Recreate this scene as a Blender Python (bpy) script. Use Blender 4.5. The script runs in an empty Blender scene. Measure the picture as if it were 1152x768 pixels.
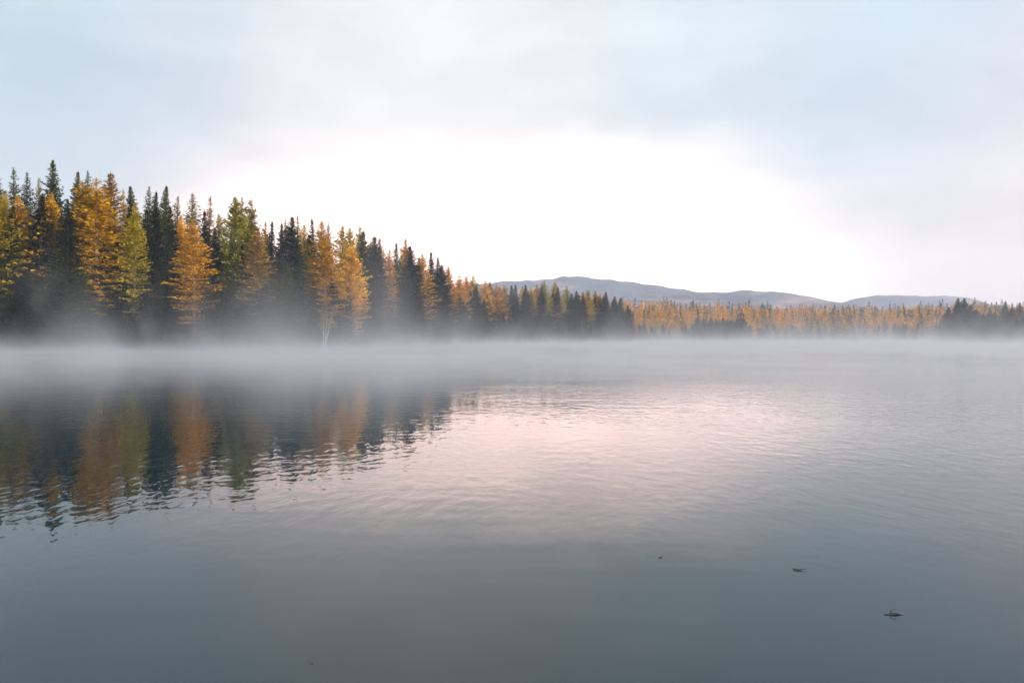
import bpy, math, random
import numpy as np

random.seed(7)
RNG = np.random.default_rng(7)
sc = bpy.context.scene
col = sc.collection
F, CX, CY, CAMH = 896.0, 576.0, 384.0, 1.7     # lens in pixels of the 1152 px photograph, camera height in metres
R = math.radians

# ------------------------------------------------------------------ helpers
def mat(name):
    m = bpy.data.materials.new(name); m.use_nodes = True
    nt = m.node_tree; nt.nodes.clear()
    out = nt.nodes.new('ShaderNodeOutputMaterial')
    return m, nt, out

def N(nt, typ, **kw):
    n = nt.nodes.new(typ)
    for k, v in kw.items():
        if k == 'inp':
            for kk, vv in v.items():
                n.inputs[kk].default_value = vv
        else:
            setattr(n, k, v)
    return n

def L(nt, a, b): nt.links.new(a, b)

def M(nt, op, a, b=None, c=None, clamp=False):
    n = nt.nodes.new('ShaderNodeMath'); n.operation = op; n.use_clamp = clamp
    for i, v in enumerate((a, b, c)):
        if v is None: continue
        if isinstance(v, (int, float)): n.inputs[i].default_value = v
        else: nt.links.new(v, n.inputs[i])
    return n.outputs[0]

def smooth(nt, v, lo, hi, a=0.0, b=1.0):
    n = nt.nodes.new('ShaderNodeMapRange'); n.interpolation_type = 'SMOOTHSTEP'
    n.inputs['From Min'].default_value = lo; n.inputs['From Max'].default_value = hi
    n.inputs['To Min'].default_value = a; n.inputs['To Max'].default_value = b
    nt.links.new(v, n.inputs['Value']); return n.outputs[0]

def mixc(nt, fac, a, b, mode='MIX'):
    n = nt.nodes.new('ShaderNodeMix'); n.data_type = 'RGBA'; n.blend_type = mode
    for sock, v in ((n.inputs[0], fac), (n.inputs[6], a), (n.inputs[7], b)):
        if isinstance(v, (int, float)): sock.default_value = v
        elif isinstance(v, tuple): sock.default_value = (*v, 1) if len(v) == 3 else v
        else: nt.links.new(v, sock)
    return n.outputs[2]

def noise(nt, vec, scale, detail=2.0, rough=0.5, dist=0.0):
    n = nt.nodes.new('ShaderNodeTexNoise')
    n.inputs['Scale'].default_value = scale; n.inputs['Detail'].default_value = detail
    n.inputs['Roughness'].default_value = rough; n.inputs['Distortion'].default_value = dist
    if vec is not None: nt.links.new(vec, n.inputs['Vector'])
    return n.outputs['Fac']

def vscale(nt, vec, s, loc=(0, 0, 0), rot=(0, 0, 0)):
    n = nt.nodes.new('ShaderNodeMapping')
    n.inputs['Scale'].default_value = s; n.inputs['Location'].default_value = loc; n.inputs['Rotation'].default_value = rot
    nt.links.new(vec, n.inputs['Vector']); return n.outputs[0]

def mesh_np(name, v, f, m=None, sm=False):
    """f: (n,3) or (n,4) int array"""
    me = bpy.data.meshes.new(name)
    v = np.asarray(v, np.float32); f = np.asarray(f, np.int32)
    k = f.shape[1]
    me.vertices.add(len(v)); me.vertices.foreach_set('co', v.ravel())
    me.loops.add(f.size); me.loops.foreach_set('vertex_index', f.ravel())
    me.polygons.add(len(f)); me.polygons.foreach_set('loop_start', np.arange(0, f.size, k, dtype=np.int32))
    if sm: me.polygons.foreach_set('use_smooth', np.ones(len(f), dtype=bool))
    me.update(calc_edges=True)
    if m: me.materials.append(m)
    return me

def link(name, me, parent=None, **props):
    o = bpy.data.objects.new(name, me); col.objects.link(o)
    if parent: o.parent = parent
    for k, v in props.items(): o[k] = v
    return o

def tube(path, rad, k=6):
    """tapered tube along a polyline, closed ends by collapsing radius; quads"""
    path = np.asarray(path, float); rad = np.asarray(rad, float); n = len(path)
    t = np.gradient(path, axis=0); t /= np.linalg.norm(t, axis=1)[:, None] + 1e-9
    ref = np.array([1.0, 0, 0]) if abs(t[:, 0]).mean() < .8 else np.array([0, 1.0, 0])
    a = np.cross(t, ref); a /= np.linalg.norm(a, axis=1)[:, None]; b = np.cross(t, a)
    ang = np.arange(k) * 2 * math.pi / k
    v = (path[:, None] + rad[:, None, None] * (np.cos(ang)[None, :, None] * a[:, None] + np.sin(ang)[None, :, None] * b[:, None])).reshape(-1, 3)
    f = [[i * k + j, i * k + (j + 1) % k, (i + 1) * k + (j + 1) % k, (i + 1) * k + j] for i in range(n - 1) for j in range(k)]
    return v, np.array(f)

def join(parts):
    vs, fs, o = [], [], 0
    for v, f in parts:
        vs.append(v); fs.append(np.asarray(f) + o); o += len(v)
    return np.concatenate(vs), np.concatenate(fs)

# smooth value noise for geometry
def vnoise(x, y, s, seed=0):
    r = np.random.default_rng(seed); T = r.random((64, 64))
    x = np.asarray(x) / s; y = np.asarray(y) / s
    xi = np.floor(x).astype(int); yi = np.floor(y).astype(int); fx = x - xi; fy = y - yi
    fx = fx * fx * (3 - 2 * fx); fy = fy * fy * (3 - 2 * fy)
    g = lambda a, b: T[a % 64, b % 64]
    return (g(xi, yi) * (1 - fx) * (1 - fy) + g(xi + 1, yi) * fx * (1 - fy) + g(xi, yi + 1) * (1 - fx) * fy + g(xi + 1, yi + 1) * fx * fy) - .5

# ------------------------------------------------------------------ lake outline
def P(px, D): return ((px - CX) / F * D, D)
bank = [(-260, 112), (-120, 126), (0, 140), (110, 147), (210, 151), (330, 160), (380, 172), (430, 212), (480, 262), (540, 350), (620, 430), (660, 468), (706, 505)]
lake = [(0, -1.6), (-60, -8), (-130, 10), (-128, 70)] + [P(*q) for q in bank] + [
    (82, 540), (88, 600), P(700, 690), P(760, 705), P(850, 700), P(940, 712), P(1010, 700), P(1080, 640), P(1090, 520), P(1062, 430), P(1057, 402), P(1090, 388),
    P(1160, 372), (285, 330), (300, 220), (260, 80), (170, -20), (60, -8)]
lake = np.array(lake, float)
_A = lake; _B = np.roll(lake, -1, axis=0)

def sdist(x, y):
    """signed distance to the lake's outline, negative in the lake"""
    x = np.asarray(x, float); y = np.asarray(y, float)
    d = np.full(x.shape, 1e18); ins = np.zeros(x.shape, bool)
    for (ax, ay), (bx, by) in zip(_A, _B):
        ex, ey = bx - ax, by - ay
        t = np.clip(((x - ax) * ex + (y - ay) * ey) / (ex * ex + ey * ey), 0, 1)
        d = np.minimum(d, (x - ax - t * ex) ** 2 + (y - ay - t * ey) ** 2)
        c = (ay > y) != (by > y)
        if by != ay: ins ^= c & (x < (bx - ax) * (y - ay) / (by - ay) + ax)
    d = np.sqrt(d)
    return np.where(ins, -d, d)

def ground_z(x, y):
    x = np.asarray(x, float); y = np.asarray(y, float)
    s = sdist(x, y) + vnoise(x, y, 9, 3) * 3.0
    out = .25 * np.clip(s, 0, 2) + .055 * np.clip(s - 2, 0, 420)
    far = np.clip((y - 725) / 420, 0, 1) * np.clip((x + 60) / 200, 0, 1)
    out = out + far * 17 * (1 - .55 * np.clip((x - 160) / 300, 0, 1))
    out = out + np.clip(s / 30, 0, 1) * (vnoise(x, y, 37, 1) * 2.2 + vnoise(x, y, 110, 2) * 5)
    return np.where(s < 0, np.maximum(s * .12, -4.0), out + .02)
def gz(x, y): return float(ground_z(np.array([x]), np.array([y]))[0])

# ------------------------------------------------------------------ materials
def foliage_material(name, attr=None, sat=1.0):
    m, nt, out = mat(name)
    if attr:
        c = N(nt, 'ShaderNodeAttribute', attribute_name=attr).outputs['Color']
    else:
        c = N(nt, 'ShaderNodeObjectInfo').outputs['Color']
    geo = N(nt, 'ShaderNodeNewGeometry')
    tc = N(nt, 'ShaderNodeTexCoord')
    isl = geo.outputs['Random Per Island']
    hs = N(nt, 'ShaderNodeHueSaturation')
    L(nt, c, hs.inputs['Color'])
    L(nt, smooth(nt, isl, 0, 1, .485, .515), hs.inputs['Hue'])
    n = noise(nt, tc.outputs['Object'], .45, 2)
    L(nt, M(nt, 'MULTIPLY', smooth(nt, n, .3, .7, .68, 1.3), M(nt, 'ADD', M(nt, 'MULTIPLY', isl, .6), .7)), hs.inputs['Value'])
    d = N(nt, 'ShaderNodeBsdfDiffuse'); t = N(nt, 'ShaderNodeBsdfTranslucent')
    L(nt, hs.outputs[0], d.inputs['Color']); L(nt, hs.outputs[0], t.inputs['Color'])
    mx = N(nt, 'ShaderNodeMixShader', inp={0: .35}); L(nt, d.outputs[0], mx.inputs[1]); L(nt, t.outputs[0], mx.inputs[2])
    L(nt, mx.outputs[0], out.inputs['Surface'])
    return m

def bark_material(name, c1, c2, sz=.25):
    m, nt, out = mat(name)
    tc = N(nt, 'ShaderNodeTexCoord')
    n = noise(nt, vscale(nt, tc.outputs['Object'], (6, 6, 6 * sz)), 1.0, 4, .65)
    d = N(nt, 'ShaderNodeBsdfPrincipled', inp={'Roughness': .9})
    L(nt, mixc(nt, smooth(nt, n, .35, .65), c1, c2), d.inputs['Base Color'])
    L(nt, d.outputs[0], out.inputs['Surface'])
    return m

FOL = foliage_material('needles')
FOLFAR = foliage_material('far_needles', 'tint')
BARK = bark_material('conifer_bark', (.055, .042, .034), (.16, .125, .10))
BIRCH = bark_material('birch_bark', (.30, .28, .26), (.82, .80, .77), 2.5)

# ------------------------------------------------------------------ tree meshes
def conifer(seed, H, cb, rmax, prof, droop, spacing, nb, la, lb, gaps=0.0, fan=.28, step=.36, per=2, upturn=.0, limbs=True):
    """trunk+limbs mesh and crown mesh of one conifer; the crown is thousands of small needle sprays set along whorled limbs"""
    r = np.random.default_rng(seed)
    bend = r.normal(0, .006 * H, 2)
    cen = lambda z: np.array([bend[0] * math.sin(z / H * 2.2), bend[1] * math.sin(z / H * 2.6), z])
    zs = np.linspace(-1.0, H, 10)
    tr = [tube([cen(max(z, 0)) + (np.array([0, 0, z]) if z < 0 else 0) for z in zs], np.maximum(.012 * H * (1 - np.clip(zs, 0, H) / H) ** .8 + .02, .015), 7)]
    C, A, Bv = [], [], []
    z = cb * H
    ph = r.random() * 6
    lop = r.random() * 6.28
    while z < H * .992:
        t = (z - cb * H) / (H * (1 - cb))
        r0 = rmax * prof(t) + .06
        k = max(3, int(round(nb * (.75 + .5 * r.random()))))
        if gaps and r.random() < gaps * (1 - t): k = max(1, k // 3)
        for j in range(k):
            az = ph + j * 6.283 / k + r.normal(0, .35)
            Lb = r0 * (.62 + .45 * r.random()) * (1 + .18 * math.cos(az - lop))
            if r.random() < .08: Lb *= 1.25
            slope = .75 * t ** 1.6 - droop * (1 - t) + r.normal(0, .09)
            n = max(2, int(Lb / step) + 1)
            s = (np.arange(n) + r.random(n) * .9 + .25) / (n + .3)
            s = np.repeat(np.clip(s, .05, 1.02), per)
            m = len(s)
            dirh = np.array([math.cos(az), math.sin(az), 0]); side = np.array([-math.sin(az), math.cos(az), 0])
            hz = Lb * s * slope + upturn * Lb * s ** 2.2
            lat = r.normal(0, 1, m) * fan * Lb * (s * (1.15 - s)) * 1.3 + r.normal(0, .07, m)
            c = cen(z)[None] + dirh[None] * (Lb * s)[:, None] + side[None] * lat[:, None]
            c[:, 2] += hz + r.normal(0, .09, m) - .10 * np.abs(lat)
            a = dirh[None] * (.75 + .3 * r.random(m))[:, None] + side[None] * (np.sign(lat) * (.25 + .9 * r.random(m)))[:, None]
            a[:, 2] += slope * .7 + r.normal(-.12, .35, m)
            a /= np.linalg.norm(a, axis=1)[:, None]
            u = r.normal(0, 1, (m, 3)) * [.6, .6, .6] + np.cross(a, [0, 0, 1]) * 1.1
            u -= (u * a).sum(1)[:, None] * a; u /= np.linalg.norm(u, axis=1)[:, None]
            sz = (.7 + .6 * r.random(m)) * (.42 + .65 * min(1, Lb / 1.6))
            C.append(c); A.append(a * (la * sz)[:, None]); Bv.append(u * (lb * sz)[:, None])
            if limbs and Lb > .9 and j % 2 == 0:
                ss = np.array([0, .5, .95])
                pth = cen(z)[None] + dirh[None] * (Lb * ss)[:, None]; pth[:, 2] += Lb * ss * slope + upturn * Lb * ss ** 2.2
                tr.append(tube(pth, [.012 * Lb + .02, .008 * Lb + .012, .008], 3))
        z += spacing * (.7 + .6 * r.random()) * (1 - .45 * t); ph += 2.4
    # leader
    for q in range(6):
        C.append(cen(H * (1 - .004 * q))[None]); a = np.array([[r.normal(0, .25), r.normal(0, .25), 1.0]]); A.append(a * la * .8); Bv.append(np.array([[lb * .5, lb * .5 * (-1) ** q, 0]]))
    # a few dead stubs under the crown
    if cb > .12:
        for q in range(10):
            zz = H * (cb * (.45 + .55 * r.random())); az = r.random() * 6.28; Lb = .8 + r.random() * 1.2
            d = np.array([math.cos(az), math.sin(az), -.25]); tr.append(tube([cen(zz), cen(zz) + d * Lb * .5, cen(zz) + d * Lb], [.03, .02, .008], 3))
    C = np.concatenate(C); A = np.concatenate(A); Bv = np.concatenate(Bv); n = len(C)
    V = np.empty((n, 4, 3)); V[:, 0] = C - A * .5; V[:, 1] = C + Bv * .5 + A * .08; V[:, 2] = C + A * .5; V[:, 3] = C - Bv * .5 + A * .08
    crown = (V.reshape(-1, 3), np.arange(4 * n).reshape(-1, 4))
    return join(tr), crown

p_spruce = lambda t: (.42 * (1 - t) ** .66 + .58 * min(1, 1.45 * (1 - t))) * min(1, .55 + 5 * t)
p_narrow = lambda t: (.42 * (1 - t) ** .66 + .58 * min(1, 1.6 * (1 - t))) * min(1, .45 + 3 * t)
p_larch = lambda t: (.45 * (1 - t) ** .60 + .55 * min(1, 1.7 * (1 - t))) * min(1, .38 + 1.9 * t)
p_round = lambda t: (.55 * max(0, 1 - t ** 1.8) ** .8 + .45 * min(1, 1.6 * (1 - t))) * min(1, .4 + 1.8 * t)
p_thin = lambda t: (1 - t) ** .5 * min(1, .3 + 2.5 * t)

KINDS = {}
def make_kind(key, n, **kw):
    out = []
    H = kw.pop('H')
    for i in range(n):
        (tv, tf), (cv, cf) = conifer(hash_key(key) + i * 17, H, **kw)
        out.append((mesh_np(key + '_trunk', tv, tf, BARK, True), mesh_np(key + '_crown', cv, cf, FOL), H))
    KINDS[key] = out
def hash_key(s): return sum(ord(c) * (i + 3) for i, c in enumerate(s))

make_kind('spruce', 5, H=32, cb=.03, rmax=4.2, prof=p_spruce, droop=.26, spacing=.50, nb=8, la=.52, lb=.18, fan=.36, step=.34, upturn=.10, per=5)
make_kind('narrow', 4, H=32, cb=.06, rmax=3.2, prof=p_narrow, droop=.30, spacing=.52, nb=7, la=.50, lb=.19, fan=.36, step=.34, upturn=.12, per=5)
make_kind('larch', 6, H=32, cb=.18, rmax=4.5, prof=p_larch, droop=.10, spacing=.60, nb=6, la=.52, lb=.18, gaps=.5, fan=.30, step=.32, upturn=.12, per=5)
make_kind('broad', 3, H=32, cb=.12, rmax=5.8, prof=p_round, droop=.05, spacing=.64, nb=7, la=.56, lb=.20, gaps=.4, fan=.32, step=.34, upturn=.16, per=5)
make_kind('open', 4, H=32, cb=.22, rmax=4.0, prof=p_spruce, droop=.16, spacing=.62, nb=6, la=.60, lb=.19, gaps=.5, fan=.28, step=.34, upturn=.18, per=3)
make_kind('small', 3, H=20, cb=.10, rmax=4.0, prof=p_larch, droop=.12, spacing=.70, nb=6, la=.85, lb=.34, gaps=.3, fan=.32, upturn=.1, step=.5, per=3, limbs=False)
make_kind('smallspruce', 3, H=20, cb=.03, rmax=3.5, prof=p_spruce, droop=.25, spacing=.70, nb=7, la=.85, lb=.34, fan=.34, upturn=.1, step=.5, per=3, limbs=False)

TINT = {
    'gold': (.58, .325, .018), 'amber': (.55, .265, .016), 'bronze': (.31, .175, .032), 'straw': (.42, .28, .045),
    'lime': (.36, .29, .020), 'olive': (.19, .165, .024), 'yellowgreen': (.27, .215, .024), 'wheat': (.34, .235, .035), 'green': (.066, .080, .022), 'dark': (.021, .029, .011),
    'black': (.013, .019, .011), 'blue': (.030, .050, .040), 'tan': (.25, .16, .07),
}
_ctr = {}
def tree(x, y, tip_z, key, tint, name, label, cat, group, wide=1.0):
    _ctr[key] = _ctr.get(key, 0) + 1
    var = KINDS[key]; tm, cm, H0 = var[(_ctr[key] * 7 + 3) % len(var)]
    g = gz(x, y); h = max(4.0, tip_z - g)
    root = bpy.data.objects.new(name, None); col.objects.link(root)
    root.location = (x, y, g); root.empty_display_size = 1
    s = h / H0; w = wide * s ** .55 * 1.20
    root.scale = (w, w, s); root.rotation_euler = (random.gauss(0, .012), random.gauss(0, .012), random.random() * 6.28)
    root['label'] = label; root['category'] = cat
    if group: root['group'] = group
    link('trunk', tm, root)
    c = link('crown', cm, root)
    t = np.array(TINT[tint]) * (1 + RNG.normal(0, .09, 3) * [1, 1, .6]) * (1 + RNG.normal(0, .10))
    c.color = (*[float(max(.004, q)) for q in t], 1)
    return root

CAT = {'larch': 'larch tree', 'spruce': 'spruce tree', 'pine': 'pine tree'}
bp = np.array(bank, float)
def bankD(px): return float(np.interp(px, bp[:, 0], bp[:, 1]))

# ------------------------------------------------------------------ the near wood and the headland: one row per tree
# px of the tip, y of the tip, metres behind the waterline, mesh, tint, width, kind, label
G1 = 'trees of the near wooded shore'
near = [
 (-4, 186, 16, 'spruce', 'green', 1.0, 'spruce', 'green spruce half cut off by the picture edge, behind a yellow-green larch'),
 (4, 214, 5, 'larch', 'lime', 1.1, 'larch', 'yellow-green larch at the picture edge in front of a half-hidden spruce'),
 (14, 189, 30, 'open', 'green', 1.0, 'pine', 'thin green pine rising behind the yellow-green larch at the picture edge'),
 (30, 193, 34, 'open', 'dark', .8, 'pine', 'spindly dark pine with bare upper trunk between a thin pine and the tallest spruce'),
 (43, 199, 36, 'open', 'tan', .8, 'larch', 'thin pale larch just behind the blackest spruce'),
 (14, 231, 5, 'narrow', 'dark', 1.1, 'spruce', 'short dark spruce in front of an amber larch, next to the picture edge'),
 (20, 219, 12, 'larch', 'gold', 1.0, 'larch', 'golden larch peeping over the short dark spruce near the picture edge'),
 (43, 219, 6, 'narrow', 'black', 1.35, 'spruce', 'nearly black blunt-topped spruce in front of the tallest spruce'),
 (58, 180, 13, 'spruce', 'green', 1.0, 'spruce', 'tallest green spruce, its spire above all other trees'),
 (58, 217, 8, 'larch', 'gold', 1.1, 'larch', 'golden larch wrapped round the foot of the tallest spruce'),
 (73, 224, 4, 'spruce', 'dark', 1.05, 'spruce', 'dark green cone-shaped spruce between the tallest spruce and the big amber larches'),
 (87, 192, 16, 'spruce', 'green', .8, 'spruce', 'green spruce spire poking up just behind the first big amber larch'),
 (93, 203, 8, 'larch', 'amber', 1.15, 'larch', 'amber larch with layered limbs, first of the big orange pair'),
 (101, 192, 30, 'open', 'green', .9, 'pine', 'thin green-topped pine between the two big orange larches'),
 (109, 200, 6, 'larch', 'gold', 1.35, 'larch', 'biggest orange-gold larch with shaggy limbs down to the mist'),
 (123, 194, 13, 'larch', 'bronze', 1.1, 'larch', 'tall bronze larch with a sparse pointed top beside the biggest orange larch'),
 (139, 213, 34, 'open', 'straw', .8, 'larch', 'small pale straw larch behind the tall bronze larch'),
 (147, 209, 22, 'spruce', 'green', 1.0, 'spruce', 'green spruce rising straight behind the slim lemon-green larch'),
 (149, 229, 5, 'larch', 'lime', .85, 'larch', 'slim lemon-green larch reaching down to the mist among dark spruces'),
 (163, 235, 7, 'narrow', 'dark', 1.1, 'spruce', 'dark spruce directly beside the slim lemon-green larch'),
 (167, 209, 34, 'open', 'green', .75, 'pine', 'lone thin pine with a small tufted crown above the dark spruces'),
 (177, 216, 10, 'spruce', 'dark', .8, 'spruce', 'dark green spruce leaning close to a taller green one, above the dark thicket'),
 (182, 209, 18, 'spruce', 'green', .95, 'spruce', 'taller green spruce standing in the dark thicket of spruces'),
 (192, 233, 6, 'narrow', 'dark', 1.0, 'spruce', 'dark slender spruce just before the bright gold forked-top larch'),
 (197, 219, 32, 'open', 'tan', .8, 'larch', 'thin brown half-bare larch behind a dark slender spruce'),
 (205, 243, 9, 'larch', 'gold', .9, 'larch', 'smaller gold larch tucked against the bright gold shaggy larch'),
 (214, 217, 34, 'open', 'olive', 1.2, 'pine', 'open-crowned greyish pine standing high above the bright gold larch'),
 (217, 248, 4, 'larch', 'gold', 1.25, 'larch', 'bright gold shaggy larch standing alone in front of dark spruces'),
 (229, 237, 14, 'narrow', 'dark', 1.0, 'spruce', 'dark spruce with ragged top beside the bright gold larch'),
 (237, 221, 32, 'open', 'tan', .85, 'larch', 'thin brown larch top behind the ragged dark spruce'),
 (238, 256, 6, 'spruce', 'black', .9, 'spruce', 'low black-green spruce between the bright gold larch and the broad yellow-green pine'),
 (245, 240, 18, 'larch', 'straw', .9, 'larch', 'pale gold larch showing at the shoulder of the broad yellow-green pine'),
 (259, 221, 8, 'broad', 'yellowgreen', .88, 'pine', 'broad yellow-green pine with a blunt top, widest tree of the near wood'),
 (272, 221, 30, 'open', 'olive', .8, 'pine', 'thin pointed tree between the broad yellow-green pine and the brown larch'),
 (285, 224, 12, 'larch', 'olive', 1.0, 'larch', 'tall olive larch with a narrow top beside the broad yellow-green pine'),
 (289, 256, 5, 'larch', 'wheat', 1.25, 'larch', 'tan-olive larch with wide drooping limbs in front of the tall olive larch'),
 (297, 249, 18, 'open', 'bronze', .9, 'larch', 'slight bronze larch at the edge of the gap before the blue-green spruces'),
 (305, 249, 11, 'narrow', 'blue', .9, 'spruce', 'first blue-green spruce after the gap, slim and sharp'),
 (317, 251, 12, 'narrow', 'blue', .95, 'spruce', 'second blue-green spruce, between a slim one and a broad one'),
 (322, 246, 34, 'open', 'tan', .8, 'larch', 'faint brown larch tip behind the second blue-green spruce'),
 (328, 243, 8, 'spruce', 'blue', 1.25, 'spruce', 'broad blue-green spruce, tallest of the blue-green ones'),
 (335, 242, 32, 'open', 'tan', .9, 'larch', 'brown see-through larch behind the broad blue-green spruce'),
 (343, 253, 20, 'larch', 'straw', .9, 'larch', 'pale straw larch between the broad blue-green spruce and a dark spire'),
 (350, 246, 18, 'narrow', 'green', 1.0, 'spruce', 'dark green spire standing behind the shaggy tan-gold larch'),
 (361, 249, 8, 'larch', 'straw', 1.1, 'larch', 'straw-gold larch at the top of the shaggy pair by the birch'),
 (365, 268, 4, 'larch', 'gold', 1.35, 'larch', 'shaggy tan-gold larch hanging over the white-stemmed birch'),
 (371, 250, 28, 'open', 'dark', .7, 'pine', 'spindly dark pine with a tuft on top behind the shaggy tan-gold larch'),
 (383, 254, 18, 'larch', 'lime', 1.0, 'larch', 'lemon-green larch behind the wide golden one by the birch'),
 (393, 256, 14, 'broad', 'lime', .75, 'larch', 'round-topped yellow-green larch right behind the wide golden one'),
 (395, 274, 3, 'broad', 'gold', 1.0, 'larch', 'wide golden larch with a domed top and tiered limbs'),
 (405, 254, 26, 'larch', 'straw', .9, 'larch', 'pale larch tip behind the wide golden larch'),
 (410, 260, 13, 'spruce', 'dark', 1.0, 'spruce', 'dark spruce just past the wide golden larch'),
 (422, 266, 8, 'spruce', 'dark', 1.35, 'spruce', 'wide dark spruce with a ragged double top'),
 (430, 268, 16, 'larch', 'bronze', .8, 'larch', 'thin bronze larch edging the wide ragged-topped spruce'),
 (437, 281, 14, 'larch', 'amber', .9, 'larch', 'low amber larch between the ragged-topped spruce and a thin spire'),
 (447, 273, 22, 'narrow', 'dark', 1.0, 'spruce', 'thin dark spruce spire beside a taller golden larch'),
 (456, 269, 26, 'larch', 'amber', 1.0, 'larch', 'golden larch behind the smooth dark cone-shaped spruce'),
 (464, 277, 6, 'spruce', 'black', 1.25, 'spruce', 'smooth dark cone-shaped spruce with a gold larch at its shoulder'),
 (475, 286, 12, 'larch', 'gold', 1.15, 'larch', 'gold larch glowing at the shoulder of the smooth dark cone-shaped spruce'),
 (484, 283, 26, 'narrow', 'dark', 1.1, 'spruce', 'dark thin-topped spruce behind the glowing gold larch'),
 (491, 289, 22, 'narrow', 'dark', 1.1, 'spruce', 'dark spruce with tufted tip, second of the thin-topped pair'),
 (494, 298, 6, 'spruce', 'dark', 1.5, 'spruce', 'wide dark spruce below the thin-topped pair'),
 (506, 300, 12, 'larch', 'gold', 1.2, 'larch', 'pointed gold larch, first of the gold row that runs towards the hills'),
 (517, 309, 14, 'larch', 'gold', 1.1, 'larch', 'short gold larch, second in the gold row'),
 (526, 311, 22, 'larch', 'amber', 1.2, 'larch', 'amber larch, third in the gold row'),
 (532, 310, 24, 'larch', 'straw', 1.2, 'larch', 'pale gold larch behind a small dark spruce where the hills begin'),
 (537, 321, 5, 'spruce', 'dark', 1.3, 'spruce', 'small dark spruce in front of the gold row where the hills begin'),
 (515, 330, 4, 'spruce', 'dark', 1.4, 'spruce', 'squat dark spruce at the waterside under the gold row'),
]
G2 = 'trees of the wooded headland'
head = [
 (546, 316, 16, 'larch', 'gold', 1.3, 'larch', 'gold larch just past the small dark spruce, first of the headland'),
 (551, 317, 20, 'larch', 'straw', 1.2, 'larch', 'pale gold larch near the start of the headland'),
 (558, 320, 14, 'larch', 'gold', 1.3, 'larch', 'gold larch between two pale gold ones near the start of the headland'),
 (566, 320, 18, 'larch', 'straw', 1.3, 'larch', 'last pale gold larch before two dark spires on the headland'),
 (575, 321, 12, 'narrow', 'dark', 1.3, 'spruce', 'first of two dark spires side by side on the headland'),
 (581, 320, 10, 'narrow', 'dark', 1.3, 'spruce', 'second of two dark spires side by side on the headland'),
 (587, 322, 18, 'larch', 'gold', 1.2, 'larch', 'narrow gold larch between two dark spires and a dark spruce on the headland'),
 (591, 320, 10, 'spruce', 'dark', 1.1, 'spruce', 'dark spruce between two gold larches on the headland'),
 (598, 323, 20, 'larch', 'gold', 1.3, 'larch', 'gold larch beside an amber one mid headland'),
 (605, 320, 20, 'larch', 'amber', 1.3, 'larch', 'amber larch just before a dark spruce mid headland'),
 (609, 322, 10, 'spruce', 'dark', 1.1, 'spruce', 'dark spruce in front of the tallest yellow larch of the headland'),
 (613, 316, 16, 'larch', 'lime', 1.2, 'larch', 'tallest yellow larch of the headland'),
 (623, 317, 14, 'larch', 'gold', 1.3, 'larch', 'tall gold larch below the highest hill top'),
 (628, 323, 10, 'narrow', 'dark', 1.3, 'spruce', 'dark spire right beside the tall gold larch under the hill top'),
 (638, 322, 14, 'larch', 'lime', 1.2, 'larch', 'yellow-green larch standing alone between dark spires on the headland'),
 (642, 330, 10, 'spruce', 'dark', 1.2, 'spruce', 'lower dark spruce next to the lone yellow-green larch'),
 (649, 327, 9, 'spruce', 'black', 1.3, 'spruce', 'sharp black-green spruce before the last gold trees of the headland'),
 (656, 328, 16, 'larch', 'gold', 1.2, 'larch', 'gold larch straight after the sharp black-green spruce'),
 (662, 326, 14, 'broad', 'lime', .8, 'larch', 'rounded yellow-green larch among the last gold trees of the headland'),
 (670, 327, 14, 'larch', 'lime', 1.2, 'larch', 'pointed yellow larch between a rounded one and an orange one'),
 (676, 330, 12, 'larch', 'amber', 1.2, 'larch', 'orange larch, last gold tree of the headland'),
 (682, 328, 8, 'spruce', 'dark', 1.3, 'spruce', 'tall dark spruce right after the last orange larch'),
 (691, 333, 8, 'spruce', 'dark', 1.3, 'spruce', 'middle dark spruce of three at the tip of the headland'),
 (697, 335, 7, 'spruce', 'green', 1.3, 'spruce', 'dull green spruce near the tip of the headland'),
 (705, 343, 5, 'spruce', 'dark', 1.3, 'spruce', 'small last dark spruce at the very tip of the headland'),
]
for rows, g in ((near, G1), (head, G2)):
    for (px, ty, off, key, tint, wd, kind, label) in rows:
        # the depth is measured square to the bank: steeper along the receding shore
        D = bankD(px) + off * (1.0 if px < 340 else 1.0 + (px - 340) / 340 * 1.2)
        x, y = P(px, D)
        tree(x, y, (CY - ty) / F * D + CAMH, key, tint, kind + '_tree', label, CAT[kind], g, wd * (1.0 if px < 400 else 1.18))

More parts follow.
